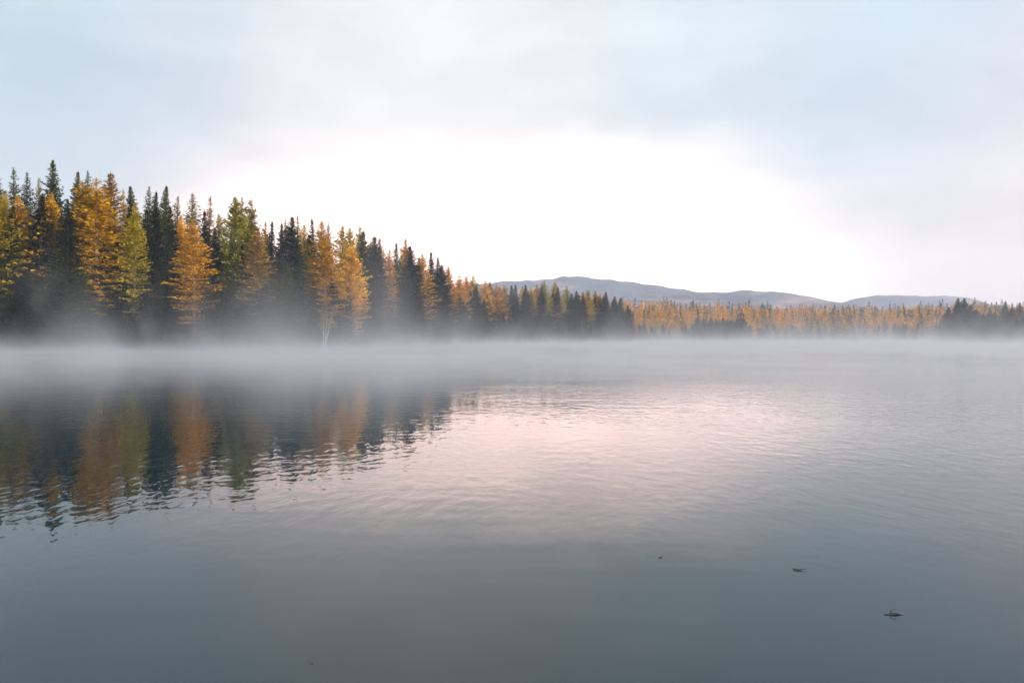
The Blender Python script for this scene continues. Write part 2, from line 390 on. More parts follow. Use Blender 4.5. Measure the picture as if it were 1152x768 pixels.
# trees that fill the wood behind and between: no one of them stands out
prof_x = np.array([q[0] for q in near + head]); prof_y = np.array([q[1] for q in near + head])
def sky_y(px):
    k = np.abs(prof_x - px) < 14
    return prof_y[k].max() if k.any() else 330
rf = random.Random(5)
px = -14.0
while px < 706:
    for row in range(2 if px < 520 else 3):
        D = bankD(px) + rf.uniform(3, 8) + row * rf.uniform(11, 17) * (1 if px < 340 else 1.6)
        x, y = P(px + rf.uniform(-5, 5), D)
        top = (CY - sky_y(px)) * (rf.uniform(.42, .68) if row == 0 else rf.uniform(.74, .97))
        dark = rf.random() < .8 or row == 0
        if dark:
            tree(x, y, top / F * D + CAMH, rf.choice(['spruce', 'narrow']), rf.choice(['dark', 'dark', 'black', 'green']), 'spruce_tree',
                 'dark spruce in deep shade filling the near wood' if px < 540 else 'dark spruce in deep shade filling the headland wood', 'spruce tree',
                 'shaded spruces filling the near wood' if px < 540 else 'shaded spruces filling the headland', rf.uniform(.9, 1.25))
        else:
            tree(x, y, top / F * D + CAMH, 'larch', rf.choice(['yellowgreen', 'olive', 'olive']), 'larch_tree',
                 'dull olive larch half hidden inside the near wood' if px < 540 else 'dull olive larch half hidden inside the headland wood', 'larch tree',
                 'half-hidden larches of the near wood' if px < 540 else 'half-hidden larches of the headland', rf.uniform(.9, 1.2))
    px += 13 if px < 430 else 9

# the hazy point on the other side
G3 = 'trees of the hazy point'
point = [
 (1060, 362, 4, 'smallspruce', 'dark', 1.2, 'spruce', 'low dark spruce at the outer end of the hazy point'),
 (1068, 346, 6, 'smallspruce', 'dark', 1.3, 'spruce', 'dark spruce second from the outer end of the hazy point'),
 (1078, 335, 9, 'spruce', 'green', 1.2, 'spruce', 'first of the twin tall spruces on the hazy point'),
 (1085, 335, 8, 'spruce', 'green', 1.2, 'spruce', 'second of the twin tall spruces on the hazy point'),
 (1092, 343, 8, 'smallspruce', 'green', 1.3, 'spruce', 'rounded spruce leaning on the twin tall spruces'),
 (1099, 348, 6, 'smallspruce', 'dark', 1.3, 'spruce', 'shorter spruce stepping down after the twin tall spruces'),
 (1106, 354, 5, 'smallspruce', 'dark', 1.2, 'spruce', 'spruce in the dip between the twin spruces and the lone spire'),
 (1113, 349, 10, 'smallspruce', 'green', 1.2, 'spruce', 'spruce after the dip, half veiled in haze'),
 (1120, 351, 8, 'smallspruce', 'green', 1.2, 'spruce', 'blunt spruce just before the lone spire of the hazy point'),
 (1127, 349, 12, 'smallspruce', 'dark', 1.2, 'spruce', 'spruce pressed against the lone spire of the hazy point'),
 (1132, 339, 12, 'narrow', 'green', 1.2, 'spruce', 'lone thin spire of the hazy point with a tufted tip'),
 (1139, 346, 12, 'smallspruce', 'dark', 1.2, 'spruce', 'spruce between the lone spire and the end tree by the picture edge'),
 (1147, 340, 12, 'spruce', 'bronze', 1.2, 'larch', 'brownish end tree of the hazy point by the picture edge'),
 (1155, 348, 10, 'smallspruce', 'dark', 1.3, 'spruce', 'dark spruce of the hazy point cut by the picture edge'),
]
ptD = lambda px: float(np.interp(px, [1057, 1090, 1160, 1200], [402, 388, 372, 365]))
for (px, ty, off, key, tint, wd, kind, label) in point:
    D = ptD(px) + off; x, y = P(px, D)
    tree(x, y, (CY - ty) / F * D + CAMH, key, tint, kind + '_tree', label, CAT[kind], G3, wd * 1.25)
for i in range(18):
    px = 1064 + i * 6 + rf.uniform(-2, 2); D = ptD(px) + rf.uniform(3, 24); x, y = P(px, D)
    tree(x, y, rf.uniform(11.5, 17), 'smallspruce', rf.choice(['dark', 'green']), 'spruce_tree', 'shorter spruce packed into the hazy point below its tall trees', 'spruce tree',
         'short spruces of the hazy point', 1.3)

# far shore: the front trees one by one, the rest of the wood as one mass
far_line = lambda px: float(np.interp(px, [690, 760, 850, 940, 1010, 1075], [690, 705, 700, 712, 700, 645]))
G4 = 'trees along the far shore'
for i in range(118):
    px = 712 + i * 3.02 + rf.uniform(-1.2, 1.2)
    D = far_line(px) + rf.uniform(3, 14); x, y = P(px, D)
    stand = 781 < px < 842
    if stand or rf.random() < .62:
        tree(x, y, gz(x, y) + rf.uniform(18.5, 22) if stand else gz(x, y) + rf.uniform(11, 18), 'smallspruce', rf.choice(['dark', 'dark', 'green']), 'spruce_tree',
             'dark spruce of the close stand on the far shore' if stand else 'dark spruce standing singly along the far misty shore', 'spruce tree',
             'close spruce stand on the far shore' if stand else 'single spruces along the far shore', 1.35 if stand else 1.15)
    else:
        tree(x, y, gz(x, y) + rf.uniform(10, 20), 'small', rf.choice(['gold', 'amber', 'gold', 'straw', 'bronze']), 'larch_tree',
             'autumn larch at the front of the wood on the far misty shore', 'larch tree', 'larches along the far shore', 1.15)

def far_wood():
    r = np.random.default_rng(11)
    tmpl = []
    for i in range(4):
        _, (cv, cf) = conifer(300 + i, 20, .10, 2.5, p_larch if i % 2 else p_spruce, .12, 1.5, 5, 1.5, .75, gaps=.1, fan=.3, step=1.0, per=1, upturn=.1, limbs=False)
        tmpl.append((cv, cf))
    V, Fc, Cc, o = [], [], [], 0
    pts = []
    while len(pts) < 3300:
        px = r.uniform(660, 1175); D = 712 + 820 * r.random() ** 1.25
        x, y = P(px, D)
        pts.append((x, y, px))
    while len(pts) < 3550:      # the back of the headland and the near wood
        px = r.uniform(-60, 690); D = bankD(px) + r.uniform(40, 110); x, y = P(px, D); pts.append((x, y, px))
    pts = np.array(pts); s = sdist(pts[:, 0], pts[:, 1]); pts = pts[s > 5]; z = ground_z(pts[:, 0], pts[:, 1])
    patch = vnoise(pts[:, 0], pts[:, 1] * .55, 70, 9)
    for (x, y, px), g, p in zip(pts, z, patch):
        deep = (y - 700) / 500
        con = r.random() < (.12 + .5 * max(0, p) + .35 * np.clip(deep - .75, 0, 1)) or px < 660
        cv, cf = tmpl[int(r.integers(2)) * 2 + (0 if con else 1)]
        h = (17 + 9 * vnoise(np.array([x]), np.array([y]), 24, 4)[0] + r.uniform(-4.5, 5.5)) * (1.15 if con else 1.0) if px > 660 else r.uniform(12, 17); sc_ = h / 20
        a = r.random() * 6.28; ca, sa = math.cos(a), math.sin(a); w = sc_ * r.uniform(1.2, 1.9)
        v = np.stack([(cv[:, 0] * ca - cv[:, 1] * sa) * w + x, (cv[:, 0] * sa + cv[:, 1] * ca) * w + y, cv[:, 2] * sc_ + g], 1)
        k = ['dark', 'green', 'dark', 'blue'][r.integers(4)] if con else ['gold', 'gold', 'amber', 'amber', 'gold', 'straw'][r.integers(6)]
        c = np.array(TINT[k]) * (1 + r.normal(0, .12)) * (1 + r.normal(0, .06, 3)) * (1 if con else np.array([1.04, 1.0, .9]))
        V.append(v); Fc.append(cf + o); o += len(v); Cc.append(np.tile(np.append(np.clip(c, .004, 1), 1.0), (len(v), 1)))
    me = mesh_np('far_forest', np.concatenate(V), np.concatenate(Fc), FOLFAR)
    at = me.attributes.new('tint', 'FLOAT_COLOR', 'POINT'); at.data.foreach_set('color', np.concatenate(Cc).astype(np.float32).ravel())
    link('far_forest', me, kind='stuff')
far_wood()

# ------------------------------------------------------------------ birch with white leaning stems, post, log, stones, bank shrubs
def birch():
    D = bankD(364) + 1.5; x, y = P(364.5, D); g = gz(x, y)
    root = bpy.data.objects.new('birch_tree', None); col.objects.link(root); root.location = (x, y, g)
    root['label'] = 'small birch with three leaning white stems at the misty waterside'; root['category'] = 'birch tree'
    r = np.random.default_rng(2)
    tips = []
    for dx, top, h in ((-.5, -.1, 8.2), (.05, .75, 7.4), (.25, 2.0, 8.6)):
        zz = np.linspace(-.5, 1, 7)
        pth = np.array([[dx * .5 + (top - dx * .5) * max(t, 0) ** 1.2 + .06 * math.sin(5 * t), .25 * math.sin(4 * t + dx), h * t] for t in zz])
        v, f = tube(pth, .17 * (1 - .75 * np.clip(zz, 0, 1)), 7)
        link('trunk', mesh_np('birch_trunk', v, f, BIRCH, True), root); tips.append(pth)
    C = []
    for pth in tips:
        for q in range(150):
            t = r.uniform(.62, 1.0); p = pth[-1] * t; C.append(p + r.normal(0, .62, 3) * [1, 1, .8])
    C = np.array(C); n = len(C); A = r.normal(0, .14, (n, 3)); B = r.normal(0, .10, (n, 3))
    V = np.stack([C - A, C + B, C + A, C - B], 1).reshape(-1, 3)
    c = link('crown', mesh_np('birch_crown', V, np.arange(4 * n).reshape(-1, 4), FOL), root); c.color = (.30, .20, .04, 1)
birch()

def simple_mat(name, c, rough=.8, c2=None, sc_=6):
    m, nt, out = mat(name); p = N(nt, 'ShaderNodeBsdfPrincipled', inp={'Roughness': rough})
    tc = N(nt, 'ShaderNodeTexCoord'); n = noise(nt, tc.outputs['Object'], sc_, 4, .6)
    L(nt, mixc(nt, smooth(nt, n, .35, .65), c, c2 or tuple(q * .7 for q in c)), p.inputs['Base Color'])
    L(nt, p.outputs[0], out.inputs['Surface']); return m

def post():
    D = bankD(275) - .3; x, y = P(275.5, D); g = -.2
    root = bpy.data.objects.new('marker_post', None); col.objects.link(root); root.location = (x, y, g)
    root['label'] = 'thin white post with a short foot board at the near waterline'; root['category'] = 'post'
    wm = simple_mat('white_paint', (.80, .80, .78), .5, (.66, .67, .66), 3)
    v, f = tube([(0, 0, 0), (0, 0, .6), (.01, 0, 1.45), (.01, 0, 1.52)], [.06, .06, .058, .02], 10); link('pole', mesh_np('pole', v, f, wm, True), root)
    v, f = tube([(-.50, 0, .28), (-.48, 0, .28), (.04, -.07, .28), (.06, -.07, .28)], [.02, .06, .06, .02], 4); link('foot_board', mesh_np('foot_board', v, f, wm), root)
post()

def bank_bits():
    D = bankD(596) - 1.5; x, y = P(596, D)
    v, f = tube([(-2.3, .3, .1), (-2.2, .28, .14), (-.6, .05, .26), (.9, 0, .28), (2.1, -.2, .20), (2.2, -.2, .2)], [.04, .22, .25, .22, .15, .04], 9)
    o = link('driftwood_log', mesh_np('log', v, f, simple_mat('grey_wood', (.52, .48, .44), .8, (.36, .33, .30), 2), True),
             label='pale bleached log lying at the waterline under the headland trees', category='log'); o.location = (x, y, 0.02)
    stone = simple_mat('pale_stone', (.42, .40, .38), .85, (.28, .27, .26), 3)
    import bmesh
    for i, (px, s, lab) in enumerate(((619, 1.0, 'larger of two pale boulders at the waterline under the headland trees'), (623.5, .6, 'smaller of two pale boulders at the waterline under the headland trees'))):
        bm = bmesh.new(); bmesh.ops.create_icosphere(bm, subdivisions=3, radius=1)
        r = np.random.default_rng(i)
        k = r.normal(0, 1, (5, 3))
        for vv in bm.verts:
            p = np.array(vv.co); d = 1 + .10 * sum(math.sin(2.1 * float(p @ q)) for q in k) / 2; vv.co = (p * d * [1.2, .9, .7]).tolist()
        me = bpy.data.meshes.new('boulder'); bm.to_mesh(me); bm.free(); me.materials.append(stone)
        for pp in me.polygons: pp.use_smooth = True
        o = link('boulder', me, label=lab, category='boulder'); D = bankD(px) - 1; x, y = P(px, D); o.location = (x, y, .15); o.scale = (s,) * 3
    # shrubs on the bank
    def shrub_mesh(seed, hh, rr):
        r = np.random.default_rng(seed); n = 900
        th = r.random(n) * 6.28; q = r.random(n) ** .5; z = r.random(n)
        rad = rr * q * np.sqrt(np.clip(1.05 - z ** 2, 0, 1)) * (.8 + .3 * np.sin(3 * th + seed))
        C = np.stack([rad * np.cos(th), rad * np.sin(th), z * hh + .1], 1); A = r.normal(0, .16, (n, 3)); A[:, 2] = np.abs(A[:, 2]); B = r.normal(0, .09, (n, 3))
        return mesh_np('shrub_foliage', np.stack([C - A, C + B, C + A, C - B], 1).reshape(-1, 3), np.arange(4 * n).reshape(-1, 4), FOL)
    sm = [shrub_mesh(s, h, w) for s, h, w in ((1, 2.2, 2.0), (2, 1.5, 2.4), (3, 3.0, 1.8))]
    st = tube([(0, 0, -.4), (.05, 0, .5), (.1, .05, 1.4)], [.07, .05, .02], 5); stm = mesh_np('stem', st[0], st[1], BARK, True)
    k = 0
    for px in list(np.arange(576, 628, 5.2)) + list(np.arange(-8, 570, 15)) + list(np.arange(640, 702, 9)):
        warm = 572 < px < 630
        D = bankD(px) + rf.uniform(.8, 2.4); x, y = P(px + rf.uniform(-3, 3), D)
        root = bpy.data.objects.new('bank_shrub', None); col.objects.link(root); root.location = (x, y, gz(x, y)); root.rotation_euler.z = rf.random() * 6.28
        s = rf.uniform(.7, 1.25) * (1.15 if warm else 1); root.scale = (s, s, s)
        root['label'] = 'tan autumn shrub on the low bank under the headland trees' if warm else 'dull green-brown shrub at the foot of the trees in the mist'
        root['category'] = 'shrub'; root['group'] = 'tan shrubs on the headland bank' if warm else 'dull shrubs along the wooded bank'
        c = link('foliage', sm[k % 3], root); k += 1; link('stem', stm, root)
        c.color = (*[(q * rf.uniform(.85, 1.15)) for q in ((.30, .19, .09) if warm else (.07, .07, .03))], 1)
bank_bits()

# ------------------------------------------------------------------ floating bits in the foreground
def on_water(px, y): D = CAMH * F / (y - CY); return ((px - CX) / F * D, D)
WET = simple_mat('wet_wood', (.020, .016, .012), .35, (.010, .008, .007), 40)
LEAF = simple_mat('brown_leaf', (.055, .035, .018), .4, (.03, .02, .012), 60)
def float_bits():
    x, y = on_water(1005, 691); s = 1.15 / F * y
    def pts(q): return [((a - 1005) * s, b * .01, c * s) for a, b, c in q]
    a = tube(pts([(995.5, 0, .2), (996, 0, .5), (998, -.5, .9), (1001.5, 0, 1.2), (1004, .3, 1.5), (1007, .2, 1.6), (1010, 0, .9), (1012.5, -.4, .3), (1014, -.2, .7), (1014.6, 0, .8)]),
             [.001, .0035, .0024, .003, .0048, .0055, .0045, .003, .004, .001], 7)
    b = tube(pts([(1002, 0, 1.2), (1002.2, .1, 3), (1002.6, .3, 4.3), (1005, .6, 4.8), (1008.5, 1.2, 5.2), (1009.2, 1.4, 5.0)]), [.003, .003, .0026, .002, .002, .001], 6)
    v, f = join([a, b])
    o = link('floating_twig', mesh_np('twig', v, f, WET, True), label='dark forked twig floating on the smooth water nearest the camera', category='twig'); o.location = (x, y, -.0025)
    # curled leaf
    x, y = on_water(898, 641)
    n = 9; V, Fc = [], []
    for i in range(n):
        t = i / (n - 1); w = .018 * math.sin(math.pi * min(1, t * 1.02)) ** .7 * (1 - .35 * t) + .0015
        cx = (t - .5) * .075; cz = .001 + .006 * (t - .4) ** 2 * 4
        V += [(cx, -w, cz + .003), (cx, 0, cz), (cx, w, cz + .006)]
    for i in range(n - 1):
        for j in range(2):
            q = i * 3 + j; Fc.append([q, q + 3, q + 4, q + 1])
    me = mesh_np('leaf', V, Fc, LEAF, True)
    root = link('floating_leaf', me, label='brown curled leaf with its stalk floating on the water beyond the forked twig', category='leaf')
    root.modifiers.new('thick', 'SOLIDIFY').thickness = .0015
    root.location = (x, y, .0005); root.rotation_euler = (0, 0, R(-14))
    sv, sf = tube([(.036, 0, .007), (.05, .002, .010), (.064, .006, .006)], [.0018, .0016, .0012], 5); link('stalk', mesh_np('stalk', sv, sf, LEAF, True), root)
    for (px, yy, s, lab) in ((743, 627, .55, 'tiny dark leaf scrap on the water at the edge of the pale ripples'), (350.5, 745.5, .30, 'speck of leaf on the dark water low in the picture, far from the twig')):
        x, y = on_water(px, yy); o = link('leaf_scrap', me, label=lab, category='leaf scrap'); o.location = (x, y, .002); o.scale = (s, s, s); o.rotation_euler = (0, 0, random.random() * 3)
        m = o.modifiers.new('thick', 'SOLIDIFY'); m.thickness = .0015
float_bits()

# ------------------------------------------------------------------ ground, water
def ground():
    xs = np.concatenate([np.linspace(-4900, -800, 14)[:-1], np.linspace(-800, -160, 33)[:-1], np.linspace(-160, 480, 161)[:-1], np.linspace(480, 1300, 42)[:-1], np.linspace(1300, 4900, 14)])
    ys = np.concatenate([np.linspace(-4900, -300, 14)[:-1], np.linspace(-300, -20, 29)[:-1], np.linspace(-20, 760, 261)[:-1], np.linspace(760, 1700, 60)[:-1], np.linspace(1700, 4900, 14)])
    X, Y = np.meshgrid(xs, ys); Z = ground_z(X.ravel(), Y.ravel())
    nx, ny = len(xs), len(ys)
    i = np.arange(nx * ny).reshape(ny, nx)
    f = np.stack([i[:-1, :-1], i[:-1, 1:], i[1:, 1:], i[1:, :-1]], -1).reshape(-1, 4)
    m, nt, out = mat('forest_floor'); p = N(nt, 'ShaderNodeBsdfPrincipled', inp={'Roughness': .95})
    tc = N(nt, 'ShaderNodeNewGeometry').outputs['Position']
    a = noise(nt, tc, .06, 4, .6); b = noise(nt, tc, 1.1, 4, .6)
    c = mixc(nt, smooth(nt, a, .4, .6), (.045, .040, .020), (.11, .075, .035)); c = mixc(nt, smooth(nt, b, .35, .65), c, (.03, .035, .015))
    L(nt, c, p.inputs['Base Color'])
    bp_ = N(nt, 'ShaderNodeBump', inp={'Strength': .8, 'Distance': .15}); L(nt, b, bp_.inputs['Height']); L(nt, bp_.outputs[0], p.inputs['Normal'])
    L(nt, p.outputs[0], out.inputs['Surface'])
    link('ground', mesh_np('ground', np.stack([X.ravel(), Y.ravel(), Z], 1), f, m, True), kind='structure')
ground()

def water():
    m, nt, out = mat('lake_water')
    pos = N(nt, 'ShaderNodeNewGeometry').outputs['Position']
    # small wind ripples in drifting patches, long soft swell lines, and calm slicks between
    warp = N(nt, 'ShaderNodeVectorMath', operation='ADD'); L(nt, pos, warp.inputs[0])
    wn = N(nt, 'ShaderNodeTexNoise', inp={'Scale': .25, 'Detail': 1.0}); L(nt, pos, wn.inputs['Vector'])
    sc1 = N(nt, 'ShaderNodeVectorMath', operation='SCALE', inp={'Scale': 1.2}); L(nt, wn.outputs['Color'], sc1.inputs[0]); L(nt, sc1.outputs[0], warp.inputs[1])
    wv = warp.outputs[0]
    patch = smooth(nt, noise(nt, vscale(nt, pos, (.022, .05, 1), (3.1, 1.7, 0)), 1.0, 3, .6), .36, .62, .25, 1.0)
    dist = N(nt, 'ShaderNodeVectorMath', operation='LENGTH'); L(nt, pos, dist.inputs[0]); dist = dist.outputs['Value']
    wx = N(nt, 'ShaderNodeSeparateXYZ'); L(nt, pos, wx.inputs[0])
    open_ = M(nt, 'MULTIPLY', smooth(nt, M(nt, 'ADD', M(nt, 'ADD', wx.outputs[0], M(nt, 'MULTIPLY', wx.outputs[1], .10)), M(nt, 'MULTIPLY', M(nt, 'SUBTRACT', wn.outputs['Fac'], .5), 9.0)), -3.0, 5.0), smooth(nt, dist, 9, 24))
    nearfade = smooth(nt, dist, 4.5, 11.0, .10, 1.0)
    r1 = noise(nt, vscale(nt, wv, (5.2, 2.6, 1), rot=(0, 0, .25)), 1.0, 2.0, .5)
    r2 = noise(nt, vscale(nt, wv, (.9, 1.9, 1), rot=(0, 0, -.2)), 1.0, 1.0, .5)
    sw = noise(nt, vscale(nt, wv, (.35, 3.2, 1), rot=(0, 0, .32)), 1.0, 0.0, .4)
    swm = smooth(nt, noise(nt, vscale(nt, pos, (.16, .10, 1), (.3, 2.2, 0)), 1.0, 1.0), .42, .66)
    h = M(nt, 'ADD', M(nt, 'MULTIPLY', M(nt, 'MULTIPLY', r1, patch), .0075), M(nt, 'MULTIPLY', r2, .0026))
    h = M(nt, 'MULTIPLY', M(nt, 'MULTIPLY', h, nearfade), M(nt, 'ADD', M(nt, 'MULTIPLY', open_, 1.3), 1.0))
    h = M(nt, 'ADD', h, M(nt, 'MULTIPLY', M(nt, 'MULTIPLY', sw, swm), .0034))
    b = N(nt, 'ShaderNodeBump', inp={'Strength': 1.0, 'Distance': 1.0}); L(nt, h, b.inputs['Height'])
    p = N(nt, 'ShaderNodeBsdfPrincipled', inp={'Base Color': (.008, .024, .031, 1), 'Roughness': .02, 'IOR': 1.333})
    L(nt, M(nt, 'ADD', smooth(nt, dist, 15, 120, .012, .05), M(nt, 'MULTIPLY', open_, .05)), p.inputs['Roughness'])
    L(nt, b.outputs[0], p.inputs['Normal']); L(nt, p.outputs[0], out.inputs['Surface'])
    xs = np.linspace(-240, 480, 25); ys = np.linspace(-40, 780, 29); X, Y = np.meshgrid(xs, ys); i = np.arange(X.size).reshape(X.shape)
    f = np.stack([i[:-1, :-1], i[:-1, 1:], i[1:, 1:], i[1:, :-1]], -1).reshape(-1, 4)
    link('water', mesh_np('water', np.stack([X.ravel(), Y.ravel(), 0 * X.ravel()], 1), f, m), kind='structure')
water()

# ------------------------------------------------------------------ hills
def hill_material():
    m, nt, out = mat('hill_forest_haze_tint'); p = N(nt, 'ShaderNodeBsdfPrincipled', inp={'Roughness': 1.0})
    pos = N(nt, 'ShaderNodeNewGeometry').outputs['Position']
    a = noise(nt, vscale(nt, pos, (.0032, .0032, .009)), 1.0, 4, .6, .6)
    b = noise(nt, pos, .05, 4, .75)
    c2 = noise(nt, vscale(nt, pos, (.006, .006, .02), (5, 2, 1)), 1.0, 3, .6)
    c = mixc(nt, smooth(nt, b, .35, .65), (.024, .036, .080), (.075, .082, .135))  # forest tones shifted blue-violet: the haze of distance painted into the colour
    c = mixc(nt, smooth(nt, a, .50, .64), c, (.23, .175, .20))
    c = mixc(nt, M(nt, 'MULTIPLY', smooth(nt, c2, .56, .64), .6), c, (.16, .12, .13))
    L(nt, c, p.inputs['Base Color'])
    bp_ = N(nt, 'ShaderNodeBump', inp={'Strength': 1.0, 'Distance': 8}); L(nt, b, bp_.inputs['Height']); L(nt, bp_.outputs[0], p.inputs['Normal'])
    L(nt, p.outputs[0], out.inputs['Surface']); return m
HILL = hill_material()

def hills():
    ranges = [  # crest distance, half-width, outline (px, y) of the crest
        (3300, 900, [(360, 340), (470, 326), (540, 318), (575, 315), (606, 316), (640, 311), (660, 313), (700, 316), (760, 321), (800, 324), (870, 335), (960, 352)]),
        (2900, 700, [(640, 356), (700, 340), (770, 328), (800, 324), (835, 322), (865, 326), (900, 333), (940, 340), (980, 348), (1040, 360)]),
        (3900, 900, [(860, 352), (930, 341), (955, 335), (985, 332), (1010, 332), (1040, 330.5), (1070, 331.5), (1095, 338), (1120, 346), (1150, 350), (1250, 356)]),
        (2450, 420, [(560, 356), (640, 339), (680, 333), (740, 335), (800, 338), (860, 341), (930, 345), (1000, 349), (1060, 352), (1160, 356)]),
    ]
    for d0, hw, prof in ranges:
        prof = np.array(prof, float)
        pxs = np.linspace(prof[0, 0], prof[-1, 0], 150); ds = d0 + np.linspace(-1, 1, 41) * hw
        PX, DD = np.meshgrid(pxs, ds)
        # rounded crest line
        e = np.interp(PX, prof[:, 0], prof[:, 1]); 
        for _ in range(3): e[:, 1:-1] = (e[:, :-2] + 2 * e[:, 1:-1] + e[:, 2:]) / 4
        crest = (CY - e) / F * d0 - 7
        X = (PX - CX) / F * d0; Y = DD        # a straight range, standing across the view
        u = (DD - d0) / hw
        fall = np.clip(1 - np.abs(u), 0, 1); fall = fall * fall * (3 - 2 * fall)
        Z = crest * fall + fall * (1 - .75 * fall) * (vnoise(X, Y, 260, 5) * 90 + vnoise(X, Y, 90, 6) * 30) + vnoise(X, Y, 34, 7) * 9 * fall + (1 - fall) * -8
        i = np.arange(X.size).reshape(X.shape)
        f = np.stack([i[:-1, :-1], i[:-1, 1:], i[1:, 1:], i[1:, :-1]], -1).reshape(-1, 4)
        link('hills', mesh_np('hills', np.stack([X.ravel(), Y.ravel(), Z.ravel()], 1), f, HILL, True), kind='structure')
    # the wooded ridge across the lake, on the sun's side: the low sun stands just above it
    rg = np.array([(300, -520, 70), (387, -262, 80), (434, -177, 82), (504, -128, 85), (580, -14, 102), (634, 56, 108), (698, 115, 110), (880, 284, 112), (1010, 330, 108), (1150, 480, 60)], float)
    xs = np.arange(100, 1360, 12.0); ys = np.arange(-760, 720, 12.0); X, Y = np.meshgrid(xs, ys)
    best = np.full(X.shape, 1e9); H = np.zeros(X.shape)
    for (ax, ay, ah), (bx, by, bh) in zip(rg[:-1], rg[1:]):
        ex, ey = bx - ax, by - ay; t = np.clip(((X - ax) * ex + (Y - ay) * ey) / (ex * ex + ey * ey), 0, 1)
        d = np.hypot(X - ax - t * ex, Y - ay - t * ey); k = d < best; best = np.where(k, d, best); H = np.where(k, ah + (bh - ah) * t, H)
    fall = np.clip(1 - best / 185, 0, 1); fall = fall ** 2 * (3 - 2 * fall)
    Z = H * fall + vnoise(X, Y, 40, 8) * 6 * fall + vnoise(X, Y, 14, 9) * 3 * fall - 10 * (fall <= 0)
    i = np.arange(X.size).reshape(X.shape); f = np.stack([i[:-1, :-1], i[:-1, 1:], i[1:, 1:], i[1:, :-1]], -1).reshape(-1, 4)
    keep = (fall.ravel()[f] > 0).any(1); 
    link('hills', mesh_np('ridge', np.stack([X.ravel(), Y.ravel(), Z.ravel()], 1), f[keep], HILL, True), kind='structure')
hills()

# ------------------------------------------------------------------ air: even haze, and the mist that steams off the lake
def box_mesh(name, lo, hi, m):
    v = [(x, y, z) for x in (lo[0], hi[0]) for y in (lo[1], hi[1]) for z in (lo[2], hi[2])]
    f = [(0, 1, 3, 2), (4, 6, 7, 5), (0, 4, 5, 1), (2, 3, 7, 6), (0, 2, 6, 4), (1, 5, 7, 3)]
    return mesh_np(name, v, f, m)
HAZE_D = 1.5e-4
m, nt, out = mat('haze_air'); pv = N(nt, 'ShaderNodeVolumePrincipled', inp={'Color': (.72, .85, 1.0, 1), 'Density': HAZE_D, 'Anisotropy': .45}); L(nt, pv.outputs[0], out.inputs['Volume'])
link('haze', box_mesh('haze', (-5000, -5000, -12), (5000, 5000, 305), m), kind='stuff')

def mist():
    m, nt, out = mat('mist_air')
    pos = N(nt, 'ShaderNodeNewGeometry').outputs['Position']
    sx = N(nt, 'ShaderNodeSeparateXYZ'); L(nt, pos, sx.inputs[0]); X, Y, Z = sx.outputs
    dist = N(nt, 'ShaderNodeVectorMath', operation='LENGTH'); L(nt, pos, dist.inputs[0]); dist = dist.outputs['Value']
    big = noise(nt, vscale(nt, pos, (.016, .016, .004), (2.3, .4, 0)), 1.0, 1.0, .5)
    wisp = noise(nt, vscale(nt, pos, (.095, .095, .075), (.7, 5.1, 0), (0, .35, 0)), 1.0, 2.6, .62, .7)
    hs = smooth(nt, big, .36, .66, 1.0, 5.0)                       # how high the mist climbs here
    hf = M(nt, 'EXPONENT', M(nt, 'MULTIPLY', M(nt, 'DIVIDE', M(nt, 'MAXIMUM', Z, 0.0), hs), -1.0))
    w = smooth(nt, wisp, .48, .70, .0, 5.2)
    start = smooth(nt, M(nt, 'ADD', dist, smooth(nt, X, -4, 16, 0, 7)), 15, 42)
    farther = smooth(nt, dist, 160, 520, 1.0, .16)
    low = M(nt, 'EXPONENT', M(nt, 'MULTIPLY', M(nt, 'DIVIDE', M(nt, 'MAXIMUM', Z, 0.0), smooth(nt, wisp, .36, .66, .28, 1.0)), -1.0))      # the thick skin of steam on the water
    lw = smooth(nt, M(nt, 'ADD', M(nt, 'MULTIPLY', wisp, .5), M(nt, 'MULTIPLY', big, .5)), .40, .60, .15, 1.8)
    d = M(nt, 'ADD', M(nt, 'MULTIPLY', M(nt, 'MULTIPLY', M(nt, 'MULTIPLY', hf, w), farther), .0078), M(nt, 'MULTIPLY', M(nt, 'MULTIPLY', low, lw), .040))
    d = M(nt, 'MULTIPLY', d, start)
    d = M(nt, 'MULTIPLY', d, smooth(nt, Z, 10.0, 15.5, 1.0, 0.0))
    v = N(nt, 'ShaderNodeVolumePrincipled', inp={'Color': (.99, .985, .99, 1), 'Anisotropy': .5}); L(nt, d, v.inputs['Density'])
    L(nt, v.outputs[0], out.inputs['Volume'])
    link('mist', box_mesh('mist', (-230, 9, -.4), (430, 735, 16), m), kind='stuff')
mist()

# ------------------------------------------------------------------ sky, sun, camera
SUN_DIR = np.array([.85, -.52, 0]); SUN_DIR /= np.linalg.norm(SUN_DIR); SUN_EL = R(7.0)
sun = bpy.data.lights.new('sun', 'SUN'); sun.energy = 5.0; sun.angle = R(.6); sun.color = (1.0, .82, .58)
so = bpy.data.objects.new('sun', sun); col.objects.link(so)
from mathutils import Vector
sd = Vector((SUN_DIR[0] * math.cos(SUN_EL), SUN_DIR[1] * math.cos(SUN_EL), math.sin(SUN_EL)))
so.rotation_euler = (-sd).to_track_quat('-Z', 'Y').to_euler(); so.location = (200, -100, 200)

